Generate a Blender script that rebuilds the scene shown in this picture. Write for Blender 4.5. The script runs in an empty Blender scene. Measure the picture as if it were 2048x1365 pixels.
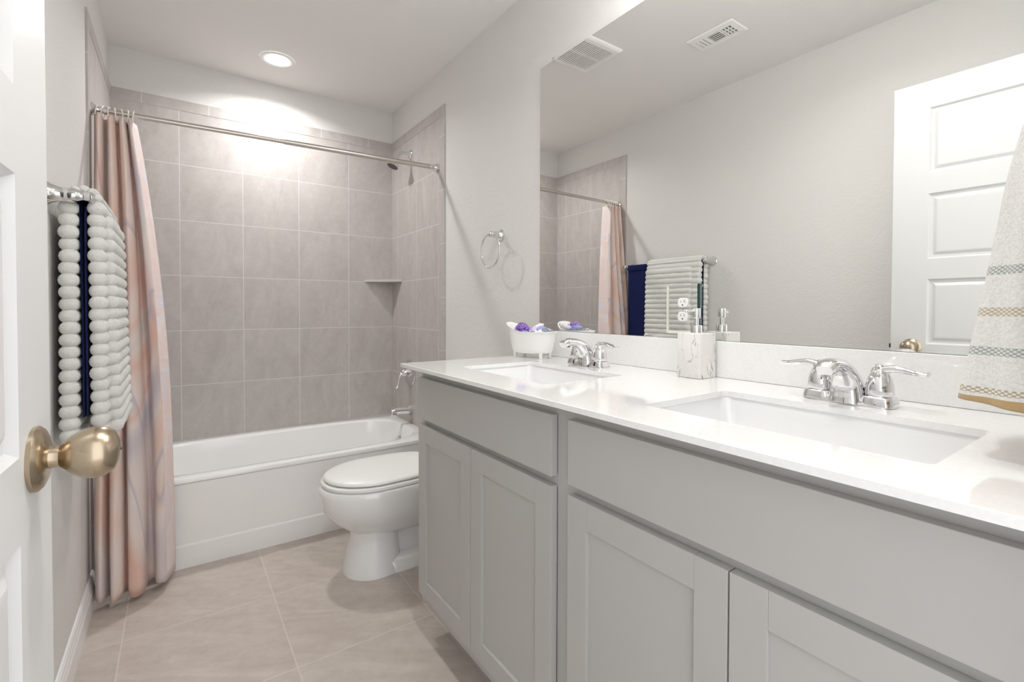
import bpy, bmesh, math, random
from mathutils import Vector, Matrix, noise
random.seed(7)
PI = math.pi
scn = bpy.context.scene
COL = scn.collection

# ------------------------------------------------------------------ camera
IW = 2048.0
F, PITCH, YAW, ROLL, SY = 955.89, -0.0172, 0.6102, 0.0022, -48.29
CX, CY, CZ = 0.2828, -3.2461, 1.1346
cam = bpy.data.cameras.new('camera'); co = bpy.data.objects.new('camera', cam); COL.objects.link(co)
fwd = Vector((math.sin(YAW)*math.cos(PITCH), math.cos(YAW)*math.cos(PITCH), math.sin(PITCH)))
rt = Vector((math.cos(YAW), -math.sin(YAW), 0)); up = rt.cross(fwd)
R = rt*math.cos(ROLL)+up*math.sin(ROLL); U = -rt*math.sin(ROLL)+up*math.cos(ROLL)
co.matrix_world = Matrix(((R.x, U.x, -fwd.x, CX), (R.y, U.y, -fwd.y, CY), (R.z, U.z, -fwd.z, CZ), (0, 0, 0, 1)))
cam.sensor_width = 36; cam.lens = F*36/IW; cam.shift_y = SY/IW; cam.clip_start = 0.02
scn.camera = co
# ------------------------------------------------------------------ world, view
wd = bpy.data.worlds.new('world'); scn.world = wd; wd.use_nodes = True
wd.node_tree.nodes['Background'].inputs[0].default_value = (0.97, 0.985, 1.0, 1)
wd.node_tree.nodes['Background'].inputs[1].default_value = .8
scn.view_settings.view_transform = 'Standard'; scn.view_settings.look = 'None'
scn.view_settings.exposure = 1.33; scn.view_settings.gamma = 1; scn.view_settings.use_curve_mapping = False
scn.cycles.use_denoising = True
scn.cycles.max_bounces = 12; scn.cycles.diffuse_bounces = 7; scn.cycles.glossy_bounces = 6
scn.cycles.sample_clamp_indirect = 6
CAN_W, CAN2_W, BULB_L = 3.8, 2.3, 23.5
# ------------------------------------------------------------------ dimensions
W, H = 1.526, 2.5
TW = 0.006
YF = -3.235            # wall with the doorway
ZT = 2.286
ZC, XC, YE = 0.9464, 0.908, -1.684   # counter height, front, left end
XF = 0.96              # cabinet fronts

# ------------------------------------------------------------------ materials
def mat(name, col=(.8, .8, .8), rough=.5, metal=0, coat=0, spec=None, trans=0, ior=None, sheen=0):
    m = bpy.data.materials.new(name); m.use_nodes = True
    b = m.node_tree.nodes['Principled BSDF']
    b.inputs['Base Color'].default_value = (*col, 1); b.inputs['Roughness'].default_value = rough
    b.inputs['Metallic'].default_value = metal; b.inputs['Coat Weight'].default_value = coat
    b.inputs['Coat Roughness'].default_value = .05
    if spec is not None: b.inputs['Specular IOR Level'].default_value = spec
    if trans: b.inputs['Transmission Weight'].default_value = trans
    if ior: b.inputs['IOR'].default_value = ior
    if sheen: b.inputs['Sheen Weight'].default_value = sheen
    return m
class NT:
    def __init__(s, m): s.m = m; s.t = m.node_tree; s.b = s.t.nodes['Principled BSDF']
    def n(s, typ, **kw):
        x = s.t.nodes.new(typ)
        for k, v in kw.items(): setattr(x, k, v)
        return x
    def l(s, a, b): s.t.links.new(a, b)
    def math(s, op, a, b=None):
        x = s.n('ShaderNodeMath', operation=op)
        for i, v in enumerate((a, b)):
            if v is None: continue
            if isinstance(v, (int, float)): x.inputs[i].default_value = v
            else: s.l(v, x.inputs[i])
        return x.outputs[0]
    def coord(s, kind='Object'): return s.n('ShaderNodeTexCoord').outputs[kind]
    def noise(s, vec, scale, detail=3, rough=.5, dist=0):
        x = s.n('ShaderNodeTexNoise'); s.l(vec, x.inputs['Vector'])
        x.inputs['Scale'].default_value = scale; x.inputs['Detail'].default_value = detail
        x.inputs['Roughness'].default_value = rough; x.inputs['Distortion'].default_value = dist
        return x.outputs['Fac']
    def mapping(s, vec, scale=(1, 1, 1), rot=(0, 0, 0), loc=(0, 0, 0)):
        x = s.n('ShaderNodeMapping'); s.l(vec, x.inputs['Vector'])
        x.inputs['Scale'].default_value = scale; x.inputs['Rotation'].default_value = rot; x.inputs['Location'].default_value = loc
        return x.outputs[0]
    def ramp(s, fac, stops):
        x = s.n('ShaderNodeValToRGB'); s.l(fac, x.inputs[0]); e = x.color_ramp.elements
        while len(e) < len(stops): e.new(.5)
        for i, (p, c) in enumerate(stops):
            e[i].position = p; e[i].color = (*c, 1) if len(c) == 3 else c
        return x.outputs[0]
    def mix(s, fac, a, b):
        x = s.n('ShaderNodeMix', data_type='RGBA')
        for sock, v in ((x.inputs[0], fac), (x.inputs[6], a), (x.inputs[7], b)):
            if isinstance(v, (int, float)): sock.default_value = v
            elif isinstance(v, tuple): sock.default_value = (*v, 1)
            else: s.l(v, sock)
        return x.outputs[2]
    def bump(s, h, strength, dist=.01):
        x = s.n('ShaderNodeBump'); s.l(h, x.inputs['Height'])
        x.inputs['Strength'].default_value = strength; x.inputs['Distance'].default_value = dist
        s.l(x.outputs[0], s.b.inputs['Normal'])
    def base(s, c): s.l(c, s.b.inputs['Base Color'])

def wall_mat(name, col, bump=.35):
    m = mat(name, col, .75, spec=.25); t = NT(m); o = t.coord()
    h = t.noise(o, 85, 3, .6); h2 = t.noise(o, 30, 2, .5)
    t.bump(t.math('ADD', h, h2), bump, .004); return m
M = {}
M['wall'] = wall_mat('wall_paint', (.72, .712, .695))
M['ceil'] = wall_mat('ceiling_paint', (.82, .81, .795), .15)
M['white_trim'] = mat('white_trim_paint', (.86, .86, .85), .35)
M['door'] = mat('door_paint', (.70, .705, .705), .38)

def grid_line(t, c, origin, pitch, half):
    q = t.math('DIVIDE', t.math('SUBTRACT', c, origin), pitch)
    f = t.math('FRACT', t.math('ADD', q, .5))
    d = t.math('MULTIPLY', t.math('ABSOLUTE', t.math('SUBTRACT', f, .5)), pitch)
    return t.math('LESS_THAN', d, half), t.math('FLOOR', t.math('SUBTRACT', q, 0))
def tile_mat(name, ax, u0, v0, pu, pv, ca, cb, grout, half=.0016, rough=.42, lines=(1, 1), vein=(1.5, 9, .6)):
    m = mat(name, ca, rough); t = NT(m); o = t.coord()
    sp = t.n('ShaderNodeSeparateXYZ'); t.l(o, sp.inputs[0])
    cu, cv = sp.outputs[ax[0]], sp.outputs[ax[1]]
    gu, iu = grid_line(t, cu, u0, pu, half if lines[0] else -1); gv, iv = grid_line(t, cv, v0, pv, half if lines[1] else -1)
    g = t.math('MAXIMUM', gu, gv)
    # every tile reads another patch of the same stone
    seed = t.math('ADD', t.math('MULTIPLY', iu, 3.17), t.math('MULTIPLY', iv, 5.31))
    cx = t.n('ShaderNodeCombineXYZ'); t.l(seed, cx.inputs[0]); t.l(t.math('MULTIPLY', seed, .7), cx.inputs[1]); t.l(seed, cx.inputs[2])
    ad = t.n('ShaderNodeVectorMath', operation='ADD'); t.l(o, ad.inputs[0]); t.l(cx.outputs[0], ad.inputs[1])
    mp = t.mapping(ad.outputs[0], (vein[0],)*3, (.5, .6, .65))
    mp2 = t.mapping(mp, (1, 4.5, 1))
    n1 = t.noise(mp2, 2.2, 6, .62, 1.2); n2 = t.noise(ad.outputs[0], vein[1]*3, 6, .7)
    f = t.math('ADD', t.math('MULTIPLY', n1, vein[2]), t.math('MULTIPLY', n2, 1-vein[2]))
    c = t.ramp(f, [(.33, ca), (.66, cb)])
    c = t.mix(g, c, grout); t.base(c)
    r = t.math('ADD', t.math('MULTIPLY', g, .4), rough); t.l(r, t.b.inputs['Roughness'])
    t.bump(t.math('ADD', t.math('MULTIPLY', g, -1.0), t.math('MULTIPLY', n2, .12)), .5, .0015)
    return m
TA, TB, TG = (.42, .39, .375), (.54, .508, .492), (.68, .665, .65)
PT = .3078
M['tile_back'] = tile_mat('stone_tile_back', (0, 2), .2961, .6995, PT, PT, TA, TB, TG)
M['tile_side'] = tile_mat('stone_tile_side', (1, 2), -.1165, .6995, PT, PT, TA, TB, TG)
M['band_back'] = tile_mat('bullnose_back', (0, 2), .133, .0, .305, 9, TA, TB, TG, lines=(1, 0))
M['band_side'] = tile_mat('bullnose_side', (1, 2), -.27, .0, .305, 9, TA, TB, TG, lines=(1, 0))
M['band_vert'] = tile_mat('bullnose_vertical', (2, 1), 2.114, .0, .305, 9, TA, TB, TG, lines=(1, 0))
M['floor'] = tile_mat('floor_tile', (0, 1), .118, -1.175, .466, .466, (.46, .40, .355), (.62, .56, .51), (.66, .61, .565), half=.0019, rough=.36, vein=(1.1, 8, .62))
M['grout'] = mat('grout_caulk', (.72, .70, .68), .6)
M['acrylic'] = mat('white_acrylic', (.89, .89, .89), .12, coat=.6)
M['porcelain'] = mat('white_porcelain', (.86, .865, .87), .07, coat=.8)
M['sink'] = mat('white_sink_ceramic', (.84, .845, .85), .07, coat=.7)
m = mat('white_quartz', (.86, .86, .855), .08, coat=.5); t = NT(m)
t.base(t.ramp(t.noise(t.coord(), 160, 2), [(.4, (.845, .845, .84)), (.6, (.87, .87, .865))])); M['quartz'] = m
m = mat('grey_cabinet_paint', (.48, .474, .46), .36, spec=.4); t = NT(m)
t.bump(t.noise(t.coord(), 240, 2), .06, .001); M['cab'] = m
M['cab_in'] = mat('cabinet_shadow_gap', (.20, .195, .185), .6)
M['chrome'] = mat('chrome', (.78, .78, .785), .05, 1)
M['nickel'] = mat('brushed_nickel', (.62, .58, .54), .24, 1)
M['knob'] = mat('antique_nickel_knob', (.50, .41, .30), .25, 1)
M['dark'] = mat('dark_metal', (.03, .03, .03), .4)
M['rubber'] = mat('dark_spray_face', (.10, .09, .075), .5)
M['mirror'] = mat('mirror_silver', (.90, .905, .89), .0, 1)
M['mirror_edge'] = mat('mirror_edge_glass', (.008, .05, .035), .05, coat=.4)
M['plastic'] = mat('white_plastic', (.86, .86, .85), .3)
M['ivory'] = mat('ivory_plastic', (.80, .77, .70), .35)
M['slot'] = mat('socket_slot', (.05, .045, .04), .6)
M['clear'] = mat('clear_plastic', (.95, .95, .97), .08, trans=.85, ior=1.3)
M['vent_shade'] = mat('duct_shade', (.02, .02, .02), .9)  # near-black colour stands in for the shade inside the ducts
M['vent'] = mat('vent_white_enamel', (.88, .875, .86), .4)
def emis(name, col, s):
    m = mat(name, (.9, .9, .9), .4); b = m.node_tree.nodes['Principled BSDF']
    b.inputs['Emission Color'].default_value = (*col, 1); b.inputs['Emission Strength'].default_value = s; return m
M['lens'] = emis('lamp_lens', (1, .985, .965), 14)
M['bulb'] = emis('lamp_bulb', (1, .985, .965), BULB_L)
def cloth(name, ca, cb, scale=900, rough=.95, sheen=.4, strength=.5):
    m = mat(name, ca, rough, spec=.1, sheen=sheen); t = NT(m); o = t.coord()
    n = t.noise(o, scale, 3, .7); n2 = t.noise(o, scale/6, 3, .6)
    t.base(t.ramp(t.math('MULTIPLY', t.math('ADD', n, n2), .5), [(.35, ca), (.65, cb)]))
    t.bump(t.math('ADD', n, n2), strength, .004); return m
M['towel_white'] = cloth('white_plush', (.76, .77, .74), (.88, .88, .85), 420, strength=.8)
M['towel_navy'] = cloth('navy_terry', (.006, .012, .06), (.012, .02, .10), 600, sheen=.05)
# marble swirl curtain
m = mat('blush_marble_fabric', (.8, .6, .55), .55, spec=.25, sheen=.15); t = NT(m)
uv = t.coord('UV')
mp = t.mapping(uv, (1.0, .62, 1), (0, 0, .5))
w1 = t.n('ShaderNodeTexNoise'); t.l(mp, w1.inputs['Vector']); w1.inputs['Scale'].default_value = .8; w1.inputs['Detail'].default_value = 1.5; w1.inputs['Distortion'].default_value = 2.2
c1 = t.ramp(w1.outputs['Fac'], [(.30, (.50, .46, .53)), (.41, (.76, .67, .63)), (.47, (.76, .54, .46)), (.50, (.78, .61, .55)), (.58, (.78, .71, .68)), (.64, (.46, .43, .52)), (.70, (.76, .66, .62))])
w2 = t.n('ShaderNodeTexWave'); t.l(mp, w2.inputs['Vector']); w2.inputs['Scale'].default_value = .55; w2.inputs['Distortion'].default_value = 7; w2.inputs['Detail'].default_value = 2; w2.inputs['Detail Scale'].default_value = .8
ln = t.ramp(w2.outputs['Fac'], [(0, (1, 1, 1)), (.035, (.25, .25, .25)), (.10, (0, 0, 0)), (1, (0, 0, 0))])
c2 = t.mix(t.math('MULTIPLY', ln, .35), c1, (.62, .30, .20))
w3 = t.noise(t.mapping(uv, (1.3, .8, 1), (0, 0, -.6), (3, 1, 0)), 1.2, 1, .5, 2)
l3 = t.ramp(w3, [(.485, (0, 0, 0)), (.5, (1, 1, 1)), (.53, (0, 0, 0))])
c3 = t.mix(t.math('MULTIPLY', l3, .5), c2, (.36, .34, .48))
t.base(c3); t.bump(t.noise(t.coord(), 900, 1), .08, .002); M['curtain'] = m
b = t.b
m = mat('blush_hem_fabric', (.80, .70, .69), .6, spec=.2); t = NT(m)
t.base(t.ramp(t.noise(t.coord('UV'), 2.5, 2, .5, 2), [(.35, (.80, .74, .74)), (.5, (.82, .66, .62)), (.65, (.74, .71, .77))]))
t.bump(t.noise(t.mapping(t.coord('UV'), (1, 9, 1)), 3, 3), .35, .01); M['hem'] = m
# marble resin of the soap dispenser
m = mat('white_marble_resin', (.8, .78, .76), .35, coat=.1); t = NT(m); o = t.coord()
v = t.noise(t.mapping(o, (1, 1, .55), (.3, 0, 0), (.13, .02, .05)), 13, 2.5, .6, 2.2)
msk = t.noise(o, 14, 1, .5)
line = t.ramp(v, [(.47, (0, 0, 0)), (.5, (1, 1, 1)), (.512, (0, 0, 0))])
mk = t.ramp(msk, [(.38, (0, 0, 0)), (.55, (1, 1, 1))])
t.base(t.mix(t.math('MULTIPLY', line, mk), t.ramp(t.noise(o, 9, 3), [(.3, (.72, .70, .68)), (.6, (.82, .80, .775))]), (.20, .17, .16))); M['marble'] = m
M['purple'] = mat('purple_foam', (.40, .25, .66), .6)
M['lavender'] = mat('lavender_plastic', (.62, .55, .82), .3)
M['cream'] = mat('cream_tube', (.84, .80, .82), .35)
M['periwinkle'] = mat('periwinkle_mesh', (.34, .38, .66), .6)
M['tulle'] = mat('pale_tulle', (.80, .78, .76), .5)
# striped hand towel
m = mat('striped_terry', (.8, .8, .77), .95, spec=.1, sheen=.3); t = NT(m); o = t.coord()
sp = t.n('ShaderNodeSeparateXYZ'); t.l(o, sp.inputs[0]); z = sp.outputs[2]
base = t.ramp(t.noise(o, 300, 3, .7), [(.35, (.70, .69, .66)), (.65, (.84, .83, .80))])
ang = t.coord('UV'); su = t.n('ShaderNodeSeparateXYZ'); t.l(ang, su.inputs[0])
def band(z0, hw, pu, pv, a, bb, base):
    inb = t.math('LESS_THAN', t.math('ABSOLUTE', t.math('SUBTRACT', z, z0)), hw)
    iu = t.math('FRACT', t.math('ADD', t.math('MULTIPLY', su.outputs[0], pu), t.math('MULTIPLY', t.math('FLOOR', t.math('MULTIPLY', z, pv)), .5)))
    ck = t.math('LESS_THAN', iu, .55)
    return t.mix(inb, base, t.mix(ck, a, bb))
base = band(1.184, .0055, 60, 420, (.72, .72, .68), (.36, .38, .37), base)
base = band(1.132, .0055, 60, 420, (.74, .72, .66), (.50, .42, .30), base)
base = band(1.083, .0055, 60, 420, (.72, .72, .68), (.36, .38, .37), base)
base = band(1.034, .004, 60, 420, (.78, .76, .70), (.45, .38, .28), base)
gold = t.math('LESS_THAN', z, 1.026)
base = t.mix(gold, base, (.50, .34, .17)); t.base(base)
t.bump(t.noise(o, 420, 3, .7), .7, .004); M['towel_stripe'] = m

# ------------------------------------------------------------------ mesh helpers
def new(): return bmesh.new()
def box(bm, x0, x1, y0, y1, z0, z1, bev=0, seg=2):
    vs = [bm.verts.new(p) for p in ((x0, y0, z0), (x1, y0, z0), (x1, y1, z0), (x0, y1, z0), (x0, y0, z1), (x1, y0, z1), (x1, y1, z1), (x0, y1, z1))]
    fs = [bm.faces.new([vs[i] for i in f]) for f in ((3, 2, 1, 0), (4, 5, 6, 7), (0, 1, 5, 4), (1, 2, 6, 5), (2, 3, 7, 6), (3, 0, 4, 7))]
    if bev:
        es = list({e for f in fs for e in f.edges})
        bmesh.ops.bevel(bm, geom=es, offset=bev, segments=seg, profile=.5, affect='EDGES')
    return bm
def obj(name, bm, m, parent=None, smooth=True, angle=35, loc=None, rot=None):
    bmesh.ops.recalc_face_normals(bm, faces=bm.faces[:])
    me = bpy.data.meshes.new(name); bm.to_mesh(me); bm.free()
    mats = m if isinstance(m, (list, tuple)) else [m]
    for x in mats: me.materials.append(x)
    o = bpy.data.objects.new(name, me); COL.objects.link(o)
    if smooth:
        for p in me.polygons: p.use_smooth = True
        me.set_sharp_from_angle(angle=math.radians(angle))
    if parent: o.parent = parent
    if loc: o.location = loc
    if rot: o.rotation_euler = rot
    return o
def thing(name, label, cat, loc=(0, 0, 0), rot=(0, 0, 0), group=None):
    o = bpy.data.objects.new(name, None); COL.objects.link(o); o.location = loc; o.rotation_euler = rot
    o.empty_display_size = .05
    return tag(o, label, cat, group)
def tag(o, label, cat, group=None):
    o['label'] = label; o['category'] = cat
    if group: o['group'] = group
    return o
def struct(o): o['kind'] = 'structure'; return o
def loft(bm, rings, cap0=True, cap1=True, closed=True):
    rv = [[bm.verts.new(p) for p in r] for r in rings]
    n = len(rings[0])
    for a, b in zip(rv[:-1], rv[1:]):
        for i in range(n if closed else n-1):
            j = (i+1) % n
            try: bm.faces.new((a[i], a[j], b[j], b[i]))
            except ValueError: pass
    if cap0: bm.faces.new(rv[0][::-1])
    if cap1: bm.faces.new(rv[-1])
    return rv
def frame_of(d):
    d = Vector(d).normalized(); a = Vector((0, 0, 1)) if abs(d.z) < .9 else Vector((1, 0, 0))
    u = d.cross(a).normalized(); return u, d.cross(u).normalized()
def lathe(bm, prof, o=(0, 0, 0), d=(0, 0, 1), n=32, sx=1, sy=1):
    """prof: (radius, distance along d)"""
    o = Vector(o); d = Vector(d).normalized(); u, v = frame_of(d)
    rings = [[o+d*h+u*(math.cos(2*PI*k/n)*max(r, 1e-5)*sx)+v*(math.sin(2*PI*k/n)*max(r, 1e-5)*sy) for k in range(n)] for r, h in prof]
    loft(bm, rings)
def smooth_path(pts, sub=8):
    P = [Vector(p) for p in pts]; out = []
    for i in range(len(P)-1):
        p0 = P[max(i-1, 0)]; p1 = P[i]; p2 = P[i+1]; p3 = P[min(i+2, len(P)-1)]
        for k in range(sub):
            t = k/sub
            out.append(.5*((2*p1)+(-p0+p2)*t+(2*p0-5*p1+4*p2-p3)*t*t+(-p0+3*p1-3*p2+p3)*t**3))
    out.append(P[-1]); return out
def tube(bm, pts, r, n=14, sub=8, closed=False, smooth=True, flat=1):
    P = smooth_path(pts, sub) if smooth else [Vector(p) for p in pts]
    rr = r if callable(r) else (lambda t: r)
    u = None; rings = []
    for i, p in enumerate(P):
        if closed: d = (P[(i+1) % len(P)]-P[i-1])
        else: d = P[min(i+1, len(P)-1)]-P[max(i-1, 0)]
        d.normalize()
        if u is None: u = frame_of(d)[0]
        u = (u-d*u.dot(d)).normalized(); v = d.cross(u)
        q = rr(i/(len(P)-1))
        rings.append([p+u*(math.cos(2*PI*k/n)*q)+v*(math.sin(2*PI*k/n)*q*flat) for k in range(n)])
    if closed:
        rings.append(rings[0][:]); rv = [[bm.verts.new(p) for p in r_] for r_ in rings[:-1]]
        m_ = len(rv)
        for i in range(m_):
            a, b_ = rv[i], rv[(i+1) % m_]
            for k in range(n): bm.faces.new((a[k], a[(k+1) % n], b_[(k+1) % n], b_[k]))
    else: loft(bm, rings)
def rrect(x0, x1, y0, y1, r, z, n=6):
    out = []
    for cx, cy, a0 in ((x1-r, y1-r, 0), (x0+r, y1-r, PI/2), (x0+r, y0+r, PI), (x1-r, y0+r, 1.5*PI)):
        for k in range(n+1):
            a = a0+k*PI/2/n; out.append(Vector((cx+r*math.cos(a), cy+r*math.sin(a), z)))
    return out
def sellipse(cx, cy, a, b, p, z, n=64):
    out = []
    for k in range(n):
        th = 2*PI*k/n; c, s = math.cos(th), math.sin(th)
        out.append(Vector((cx+a*math.copysign(abs(c)**(2/p), c), cy+b*math.copysign(abs(s)**(2/p), s), z)))
    return out
def plate_with_holes(bm, outer, holes):
    """outer and holes: lists of 3D points in one plane; fills between them; returns hole vertex loops"""
    loops = []
    for L in [outer]+holes:
        vs = [bm.verts.new(p) for p in L]; loops.append(vs)
    es = []
    for vs in loops:
        for i in range(len(vs)):
            es.append(bm.edges.new((vs[i], vs[(i+1) % len(vs)])))
    bmesh.ops.triangle_fill(bm, edges=es, use_beauty=True)
    return loops
def ring_faces(bm, a, b_):
    n = len(a)
    for i in range(n): bm.faces.new((a[i], a[(i+1) % n], b_[(i+1) % n], b_[i]))
def capsule(bm, p0, p1, rx, rz, n=14, cap=5):
    """roll along y from p0 to p1, radius rx in x and rz in z"""
    p0, p1 = Vector(p0), Vector(p1); rings = []
    L = (p1-p0).length; d = (p1-p0)/L; e = min(rx, rz)*.9
    ts = [e*(1-math.cos(PI/2*k/cap)) for k in range(cap+1)]
    st = [(q, math.sin(math.acos(max(-1, min(1, 1-q/e))))) for q in ts]
    st[0] = (0, .05)
    nm = 10
    mid = [(e+(L-2*e)*k/nm, 1+.05*math.sin(k*1.7+p0.z*90)) for k in range(1, nm)]
    prof = st+mid+[(L-q, s_) for q, s_ in reversed(st)]
    for q, s_ in prof:
        c = p0+d*q
        rings.append([c+Vector((math.cos(2*PI*k/n)*rx*s_, 0, math.sin(2*PI*k/n)*rz*s_)) for k in range(n)])
    loft(bm, rings)

# ================================================================== THE ROOM
b = new(); box(b, -.1, W+.1, -4.6, .1, -.08, 0); struct(obj('floor', b, M['floor'], smooth=False))
b = new(); box(b, -.1, W+.1, YF-.12, .1, H, H+.08); struct(obj('ceiling', b, M['ceil'], smooth=False))
b = new(); box(b, -.1, 0, YF-.12, .1, 0, H); struct(obj('wall_left', b, M['wall'], smooth=False))
b = new(); box(b, W, W+.1, YF-.12, .1, 0, H); struct(obj('wall_right', b, M['wall'], smooth=False))
b = new(); box(b, 0, W, 0, .1, 0, H); struct(obj('wall_back', b, M['wall'], smooth=False))
DX0, DX1, DZ = .10, .91, 2.115
b = new(); box(b, 0, DX0, YF-.12, YF, 0, H); box(b, DX1, W, YF-.12, YF, 0, H); box(b, DX0, DX1, YF-.12, YF, DZ, H)
struct(obj('wall_front', b, M['wall'], smooth=False))
# door casing on the room side
b = new(); box(b, DX1, DX1+.06, YF, YF+.014, 0, DZ+.06, .003); box(b, DX0-.06, DX0, YF, YF+.014, 0, DZ+.06, .003); box(b, DX0, DX1, YF, YF+.014, DZ, DZ+.06, .003)
struct(obj('trim_4', b, M['white_trim']))
# baseboard with a moulded top
BP = [(0, 0), (.014, 0), (.014, .07), (.011, .078), (.011, .088), (.0085, .094), (.0085, .102), (.004, .112), (0, .115)]
def baseboard(name, y0, y1, x, s):
    b = new(); loft(b, [[Vector((x+s*px, y, pz)) for px, pz in BP] for y in (y0, y1)]); return struct(obj(name, b, M['white_trim'], smooth=False))
baseboard('baseboard_left', -3.2, -.795, 0, 1)
baseboard('baseboard_right', -1.70, -.81, W, -1)
# tile surround: field, mitred bullnose band on top, bullnose column at the front edge
def tiles(name, wall, yend):
    b = new(); e = .0009
    def pl(u0, u1, z0, z1, mi, th=TW):
        n0 = len(b.faces)
        if wall == 'back': box(b, u0, u1, -th, 0, z0, z1)
        elif wall == 'left': box(b, 0, th, u0, u1, z0, z1)
        else: box(b, W-th, W, u0, u1, z0, z1)
        b.faces.ensure_lookup_table()
        for f in b.faces[n0:]: f.material_index = mi
    zj = 2.228
    if wall == 'back':
        pl(0, W, .37, zj-e, 0); pl(0, W, zj-e, zj+e, 3, TW-.001); pl(0, W, zj+e, ZT, 1, TW+.0015)
        ms = [M['tile_back'], M['band_back'], M['band_vert'], M['grout']]
    else:
        yv = yend+.066
        pl(yv+e, -TW, .37, zj-e, 0); pl(yv, -TW, zj-e, zj+e, 3, TW-.001); pl(yv-e, yv+e, .0, zj, 3, TW-.001)
        pl(yv, -TW, zj+e, ZT, 1, TW+.0015); pl(yend, yv-e, .0, ZT, 2, TW+.0015)
        # mitre line in the corner
        s = 1 if wall == 'left' else -1; x = (TW+.0018) if wall == 'left' else W-TW-.0018
        n0 = len(b.faces)
        tube(b, [(x, yend+.002, ZT-.002), (x, yv, zj)], .0008, 6, smooth=False)
        b.faces.ensure_lookup_table()
        for f in b.faces[n0:]: f.material_index = 3
        ms = [M['tile_side'], M['band_side'], M['band_vert'], M['grout']]
    return struct(obj(name, b, ms, smooth=False))
tiles('trim_1', 'back', 0); tiles('trim_2', 'left', -.7955); tiles('trim_3', 'right', -.811)

# ------------------------------------------------------------------ door leaf with five raised panels
DE = Vector((.158, -2.471, 0)); ddir = Vector((-.018, -.77, 0)).normalized(); DW = .765; DTOP = 2.098
door = bpy.data.objects.new('door_1', None); COL.objects.link(door); struct(door)
door.location = DE; door.rotation_euler = (0, 0, math.atan2(ddir.y, ddir.x))   # local x = away from the free edge, local -y... face
sgn = 1   # local +y points to room +x side
def panels_face(b, yface, s):
    outer = [(0, yface, .012), (DW, yface, .012), (DW, yface, DTOP), (0, yface, DTOP)]
    zs = [(1.986-.361*k, 1.710-.361*k) for k in range(5)]
    holes = []
    for z1, z0 in zs:
        if z0 < .2: z0 = .2
        holes.append([(.121, yface, z0), (DW-.121, yface, z0), (DW-.121, yface, z1), (.121, yface, z1)])
    lo = plate_with_holes(b, outer, holes)
    for hl, (p) in zip(lo[1:], holes):
        prev = hl
        for ins, dep in ((.007, .009), (.016, .0095), (.028, .003), (.034, .0025)):
            x0, x1, z0, z1 = p[0][0]+ins, p[1][0]-ins, p[0][2]+ins, p[2][2]-ins
            cur = [b.verts.new(q) for q in ((x0, yface-s*dep, z0), (x1, yface-s*dep, z0), (x1, yface-s*dep, z1), (x0, yface-s*dep, z1))]
            ring_faces(b, prev, cur); prev = cur
        b.faces.new(prev)
    return lo[0]
b = new(); l1 = panels_face(b, 0, 1); l2 = panels_face(b, -.035, -1); ring_faces(b, l1, l2)
obj('door_leaf', b, M['door'], door, smooth=False)
b = new(); KS = .073; KZ = .974
lathe(b, [(0, .0), (.034, .0), (.0345, .004), (.031, .008), (.024, .011), (.017, .013), (0, .013)], (KS, 0, KZ), (0, 1, 0), 40)
rs = obj('knob_rosette', b, M['knob'], door)
b = new(); lathe(b, [(0, .008), (.0135, .008), (.0115, .014), (.0115, .021), (.0145, .0235), (.021, .030), (.0265, .040), (.0285, .050), (.027, .059), (.021, .067), (.011, .0715), (0, .0725)], (KS, 0, KZ), (0, 1, 0), 40)
kn = obj('door_knob', b, M['knob'], door)
b = new(); lathe(b, [(0, 0), (.0016, 0), (.0016, .0006), (0, .0006)], (KS, .0724, KZ), (0, 1, 0), 12); obj('lock_release', b, M['dark'], kn, smooth=False)
b = new(); lathe(b, [(0, -.05), (.034, -.048), (.024, -.046), (.012, -.056), (.026, -.08), (.027, -.09), (.018, -.104), (0, -.106)][::-1], (KS, .0, KZ), (0, 1, 0), 32); obj('door_knob', b, M['knob'], door)
b = new(); box(b, -.010, .001, -.023, -.012, KZ-.009, KZ+.009, .001); obj('latch_bolt', b, M['dark'], door)

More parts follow.
